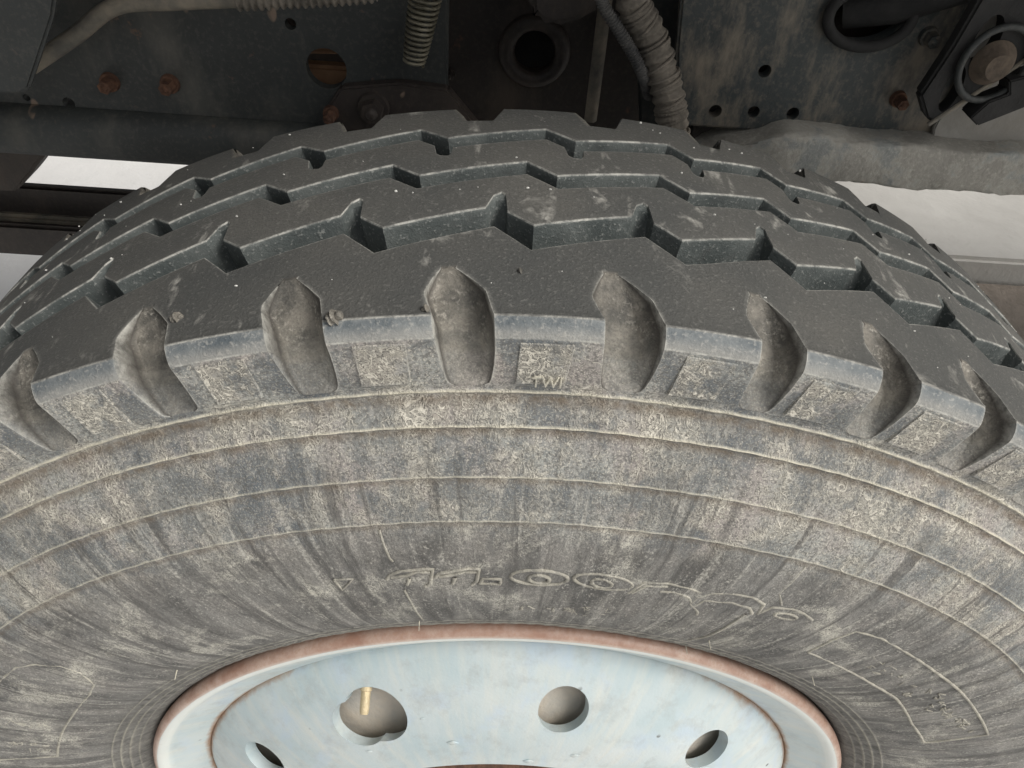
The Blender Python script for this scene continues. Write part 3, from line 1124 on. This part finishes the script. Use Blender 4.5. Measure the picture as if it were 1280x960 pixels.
# lower rounded bar under the rail
ym = .43
yb_ = ym - .022
p_t, p_b = float(at(120, 143, yb_)[2]), float(at(120, 198, yb_ + .012)[2])
hh_ = (p_t - p_b) / 2
sec = []
for i in range(28):
    t = 2 * PI * i / 28
    se = lambda v: math.copysign(abs(v) ** .75, v)
    sec.append((ym + .026 * se(math.cos(t)), (p_t + p_b) / 2 + hh_ * se(math.sin(t))))
bx_ = np.linspace(-1.6, .12, 40)
V = [(x, q[0], q[1]) for x in bx_ for q in sec]
F = [(i * 28 + j, (i + 1) * 28 + j, (i + 1) * 28 + (j + 1) % 28, i * 28 + (j + 1) % 28) for i in range(39) for j in range(28)]
lowbar = link('lower_rail_flange', np_mesh('lower_rail_flange', V, F), M_RAIL, chassis, ang=60)
# inner brown plate (crossmember) with a ringed hole, further in
YI = .52
xi0, xi1 = -.30, float(at(880, 80, YI)[0])
cross = link('crossmember', bm_mesh('crossmember', box_bm(xi0, xi1, YI, YI + .01, .25, .90, .002)), M_BROWN, chassis)
cut(cross, [ycut(668, 62, YI, .021)])
link('backing_plate', bm_mesh('backing_plate', box_bm(-.25, .25, YI + .05, YI + .06, .25, .88, .002)), M_BLACK, chassis)
c = np.array(at(668, 62, YI))
ringp = [c + np.array([.026 * math.cos(t), -.004, .026 * math.sin(t)]) for t in np.linspace(0, 2 * PI, 40, endpoint=False)]
link('hole_collar', tube_mesh('hole_collar', ringp, .0075, 12, True), M_BROWN, cross)
for (px, py, r) in [(563, 91, .004), (543, 97, .003)]:
    hexbolt(px, py, YI, r, cross, M_BROWN)
# rusty backing seen through the big hole
link('inner_bracket', bm_mesh('inner_bracket', box_bm(-.36, -.13, YL + .035, YL + .05, .43, float(at(408, 86, YL + .035)[2]) + .002, .003)), M_ORNG, chassis)
link('inner_pipe', tube_mesh('inner_pipe', [(-.4, YL + .06, .470), (-.1, YL + .06, .487)], .008, 16), M_ORNG, chassis)
# light brown gusset low on the left rail
gp = [at(*q, YL - .014) for q in [(405, 140), (425, 110), (500, 104), (560, 112), (600, 160), (420, 165)]]
gus = link('gusset_plate', bm_mesh('gusset_plate', prism([(q[0], q[2]) for q in gp], YL - .014, YL - .002)), M_BROWN, chassis)
hexbolt(467, 134, YL - .014, .010, gus, M_BROWN)
hexbolt(414, 141, YL - .014, .005, gus, M_RUST)
# vertical rods and stiffener between hole and conduit
for (q0, q1, r, Y) in [((757, 0), (738, 150), .006, .49)]:
    link('brake_rod', tube_mesh('brake_rod', [at(q0[0] + 3, q0[1] - 60, Y), at(*q0, Y), at(*q1, Y)], r, 14), M_PIPE, chassis)
st = [at(*q, .455) for q in [(790, -80), (868, -80), (845, 165), (800, 165)]]
link('stiffener_plate', bm_mesh('stiffener_plate', prism([(q[0], q[2]) for q in st], .455, .463)), M_RAIL, chassis)
# right rail web
YR = .385
xr0 = float(at(850, 90, YR)[0])
zb2 = float(at(1120, 176, YR)[2])
prr = [at(862, -120, YR), at(846, 60, YR), at(842, 168, YR)]
web = link('frame_rail', bm_mesh('frame_rail', prism([(prr[0][0], .86), (prr[0][0], prr[0][2]), (prr[1][0], prr[1][2]), (prr[2][0], zb2), (2.6, zb2), (2.6, .86)], YR, YR + .011)), M_RAILR, chassis)
web['label'] = 'muddy streaked rail section at the right'
cut(web, [ycut(956, 89, YR, .0050), ycut(894, 139, YR, .0052), ycut(942, 140, YR, .0048), ycut(991, 142, YR, .0050), cutter(Vector(at(1083, 18, YR)), (0, 1, 0), (.030, .020), .08, 40)])
hexbolt(1160, 45, YR, .0055, web, M_RAILR)
hexbolt(1122, 123, YR, .0048, web)
link('inner_rail_liner', bm_mesh('inner_rail_liner', box_bm(float(at(900, 90, YR)[0]), 2.6, YR + .045, YR + .055, .44, .86, .002)), M_BROWN, chassis)
# black rubber bush in the oval
c = Vector(at(1085, 18, YR))
for nm, rr_, w_, mt in (('rubber_bush', .030, .0042, M_BLACK),):
    pp = [c + Vector((math.cos(t) * .031, -.006, math.sin(t) * .021)) for t in np.linspace(0, 2 * PI, 48, endpoint=False)]
    link(nm, tube_mesh(nm, [tuple(q) for q in pp], w_, 14, True), mt, web)
pp = [c + Vector((-.01, .02, -.002)), c + Vector((.02, .006, .008)), c + Vector((.055, -.01, .03))]
link('oily_shaft', tube_mesh('oily_shaft', [tuple(q) for q in pp], .015, 24), M_BLACK, web)
# caked lower flange, right: lumpy bar
nx = 260
xs = np.linspace(float(at(868, 180, YR)[0]), 2.4, nx)
zt = float(at(1120, 180, YR - .03)[2])
zl = float(at(1160, 236, YR - .03)[2])
ns_ = 18
V = []
xs0 = xs[0]
for x in xs:
    tp = min(1.0, .08 + (x - xs0) / .07)
    for j in range(ns_):
        t = 2 * PI * j / ns_
        cx_, cz_ = math.cos(t), math.sin(t)
        se = lambda v: math.copysign(abs(v) ** .17, v)
        ry, rz = .035, (zt - zl) / 2
        bump_ = .0010 * math.sin(x * 71 + j) + .0008 * math.sin(x * 173 + 2.1 * j) + random.gauss(0, .0003)
        V.append((x, YR + .005 + (ry * (.3 + .7 * tp) + bump_) * se(cx_), zl + (zt - zl) / 2 * tp + .002 * math.sin(x * 14) + (rz * tp + bump_) * se(cz_)))
F = [(i * ns_ + j, (i + 1) * ns_ + j, (i + 1) * ns_ + (j + 1) % ns_, i * ns_ + (j + 1) % ns_) for i in range(nx - 1) for j in range(ns_)]
link('mud_caked_flange', np_mesh('mud_caked_flange', V, F), M_MUD, chassis, ang=60)
# pale plate behind the shackle bracket
pl = [at(*q, YR - .006) for q in [(1168, 160), (1205, 95), (1215, 20), (1330, -10), (1480, 60), (1480, 205), (1165, 176)]]
link('dusty_side_plate', bm_mesh('dusty_side_plate', prism([(q[0], q[2]) for q in pl], YR - .006, YR - .001, .001)), M_PALE, chassis)
# shackle bracket with eye openings
YS = YR - .035
sh = [at(*q, YS) for q in [(1150, 120), (1190, 60), (1225, 0), (1250, -80), (1500, -120), (1500, -40), (1290, 68), (1168, 155), (1158, 148)]]
shk = link('shackle_bracket', bm_mesh('shackle_bracket', prism([(q[0], q[2]) for q in sh], YS, YS + .012)), M_BLACK, chassis)
cu1 = cutter(Vector(at(1190, 112, YS)), (0, 1, 0), (.0065, .017), .08, 32)
cu2 = cutter(Vector(at(1234, 50, YS)), (0, 1, 0), (.009, .017), .08, 32)
cut(shk, [cu1, cu2])
c = Vector(at(1240, 78, YS))
pp = [c + Vector((math.cos(t) * .024, -.004, math.sin(t) * .026)) for t in np.linspace(0, 2 * PI, 48, endpoint=False)]
link('spring_eye', tube_mesh('spring_eye', [tuple(q) for q in pp], .0026, 12, True), M_RAIL, shk)
bm = bmesh.new()
bmesh.ops.create_cone(bm, cap_ends=True, segments=32, radius1=.016, radius2=.009, depth=.010, matrix=Matrix.Translation(c + Vector((0, -.006, 0))) @ Matrix.Rotation(PI / 2, 4, 'X'))
link('eye_pin', bm_mesh('eye_pin', bm), M_MUDP, shk)
e0, e1 = at(1160, 156, YS), at(1400, -4, YS)
link('bracket_lip', tube_mesh('bracket_lip', [e0, (e0 + e1) / 2, e1], .0018, 10), M_PIPE, shk)
s2 = [at(*q, YS - .01) for q in [(1213, 148), (1236, 128), (1262, 118), (1262, 102), (1420, 60), (1420, 80), (1222, 158)]]
link('lower_bracket', bm_mesh('lower_bracket', prism([(q[0], q[2]) for q in s2], YS - .01, YS + .008, .001)), M_BLACK, chassis)
# top left: dark guard plate and dusty pipe
YG = .33
gp = [at(*q, YG) for q in [(-200, -200), (95, -200), (66, 22), (36, 112), (24, 118), (-200, 118)]]
link('guard_plate', bm_mesh('guard_plate', prism([(q[0], q[2]) for q in gp], YG, YG + .006)), M_RAIL, chassis)
pp = smooth_path([at(10, 100, .36), at(45, 78, .37), at(95, 44, .385), at(145, 8, .39), at(220, 2, .39), at(310, -2, .39)], 50)
pipe = link('dusty_pipe', tube_mesh('dusty_pipe', pp, .0062, 14), M_PIPE)
tag(pipe, 'dusty grey pipe bent across the top left of the frame rail', 'pipe')
# unseen box added out of frame on the left to block light
blk = box_bm(-1.7, -.80, -.22, .30, .02, .74, .05)
link('left_light_blocker', bm_mesh('left_light_blocker', blk), M_RAIL, chassis)
# deeper members at the left, under the rail
def beam(q0, q1, Y, dep, name, mat, label_x1=.3):
    zt_, zb_ = float(at(*q0, Y)[2]), float(at(*q1, Y)[2])
    return link(name, bm_mesh(name, box_bm(-2.0, label_x1, Y, Y + dep, zb_, zt_, .004)), mat, chassis)


beam((40, 233), (40, 272), .62, .012, 'spring_leaf', M_BROWN)
beam((40, 271), (40, 282), .60, .012, 'spring_leaf', M_PIPE)
beam((40, 283), (40, 321), .585, .012, 'spring_leaf', M_BROWN)
hg = [at(*q, .55) for q in [(-260, 170), (64, 185), (28, 231), (20, 240), (-260, 240)]]
link('spring_hanger', bm_mesh('spring_hanger', prism([(q[0], q[2]) for q in hg], .55, .60, .003)), M_BROWN, chassis)
# the truck's floor and body above (out of frame, shades the bay)
link('truck_floor', bm_mesh('truck_floor', box_bm(-2.5, 6.0, .10, 1.12, .90, 1.00, .004)), M_BROWN, chassis)
link('truck_body', bm_mesh('truck_body', box_bm(-2.5, 6.0, .12, 1.10, 1.01, 1.06, .01)), M_RAIL, chassis)
link('frame_rail', bm_mesh('frame_rail', box_bm(-1.7, 5.5, 1.00, 1.06, .60, .86, .003)), M_BROWN, chassis)

# ---- loose things hung in the bay -----------------------------------------------------------------
# coil spring
c0, c1 = np.array(at(538, -40, .39)), np.array(at(517, 80, .39))
axv = c1 - c0
L = np.linalg.norm(axv)
axn = axv / L
u_ = np.cross(axn, [0, 1, 0]); u_ /= np.linalg.norm(u_)
v_ = np.cross(axn, u_)
turns = 18
n = turns * 20
tt = np.linspace(0, 1, n)
rad = .0115 - .004 * tt ** 2
P = c0 + axn * (L * tt)[:, None] + rad[:, None] * (np.cos(tt * turns * 2 * PI)[:, None] * u_ + np.sin(tt * turns * 2 * PI)[:, None] * v_)
sp = link('coil_spring', tube_mesh('coil_spring', P, .0013, 8), M_SPR, ang=70)
tag(sp, 'thin metal coil spring hanging at the top left of centre', 'spring')


def corrugated(name, path, r, pitch, amp, mat, seg=20, wrap=0.0):
    d = np.concatenate([[0], np.cumsum(np.linalg.norm(np.diff(path, axis=0), axis=1))])
    R = r + amp * np.sin(d / pitch * 2 * PI) + wrap * np.sin(d / pitch * 1.37 + np.sin(d * 90) * 2)
    return link(name, tube_mesh(name, path, R, seg), mat, ang=70)


h1 = corrugated('wrapped_hose', smooth_path([at(785, -60, .37), at(790, 0, .37), at(812, 45, .37), at(828, 90, .365), at(838, 135, .36), at(843, 175, .355)], 260), .0115, .0075, .0009, M_HOSE, 24, .0007)
tag(h1, 'thick dusty tape-wrapped hose running down behind the tread', 'hose')
pth = smooth_path([at(785, -60, .355), at(790, 0, .355), at(812, 45, .355), at(828, 90, .35), at(838, 135, .345), at(843, 175, .34)], 300)
# spiral of tape over the hose
T = np.gradient(pth, axis=0); T /= np.linalg.norm(T, axis=1)[:, None]
pc = smooth_path([at(785, -60, .37), at(790, 0, .37), at(812, 45, .37), at(828, 90, .365), at(838, 135, .36), at(843, 175, .355)], 420)
T = np.gradient(pc, axis=0); T /= np.linalg.norm(T, axis=1)[:, None]
U = np.cross(T, [0, 1, 0]); U /= np.linalg.norm(U, axis=1)[:, None]
W = np.cross(T, U)
ph = np.linspace(0, 15 * 2 * PI, 420)
sp_ = pc + .0118 * (np.cos(ph)[:, None] * U + np.sin(ph)[:, None] * W) + T * (.003 * np.sin(ph * .37))[:, None]
link('tape_edge', tube_mesh('tape_edge', sp_, .0013, 6), M_HOSE, h1, ang=70)
h2 = corrugated('thin_conduit', smooth_path([at(742, -60, .36), at(752, 0, .36), at(772, 35, .36), at(790, 65, .36), at(803, 92, .362), at(812, 120, .38)], 300), .0042, .0024, .0006, M_HOSED, 14)
tag(h2, 'thin black corrugated conduit beside the wrapped hose', 'conduit')
h3 = corrugated('ribbed_hose', smooth_path([at(296, 2, .36), at(340, 0, .36), at(400, -3, .36), at(440, -6, .36), at(470, -9, .36)], 200), .0056, .0052, .0011, M_HOSE, 16)
tag(h3, 'pale ribbed hose crossing the top edge left of the coil spring', 'hose')
# cast bracket hanging at the top centre
cp = [at(*q, .44) for q in [(655, -90), (662, 5), (672, 18), (690, 24), (712, 22), (735, 10), (752, 0), (765, -90)]]
cb = link('cast_bracket', bm_mesh('cast_bracket', prism([(q[0], q[2]) for q in cp], .42, .46, .006)), M_BROWN)
tag(cb, 'rounded brown cast bracket at the top centre above the ringed hole', 'bracket')

# ==================================================================== far ground features at the right
SB = at_ground(1200, 322, GZ + .10)
ks = box_bm(.7, 9, float(SB[1]), float(SB[1]) + 3.5, GZ, GZ + .10, .012)
slab = link('concrete_slab', bm_mesh('concrete_slab', ks), M_SLAB)
tag(slab, kind='structure')
ke = box_bm(.5, 9, float(SB[1]) - .9, float(SB[1]) - .012, GZ + .002, GZ + .03, .01)
tag(link('earth_strip', bm_mesh('earth_strip', ke), M_EARTH), kind='structure')
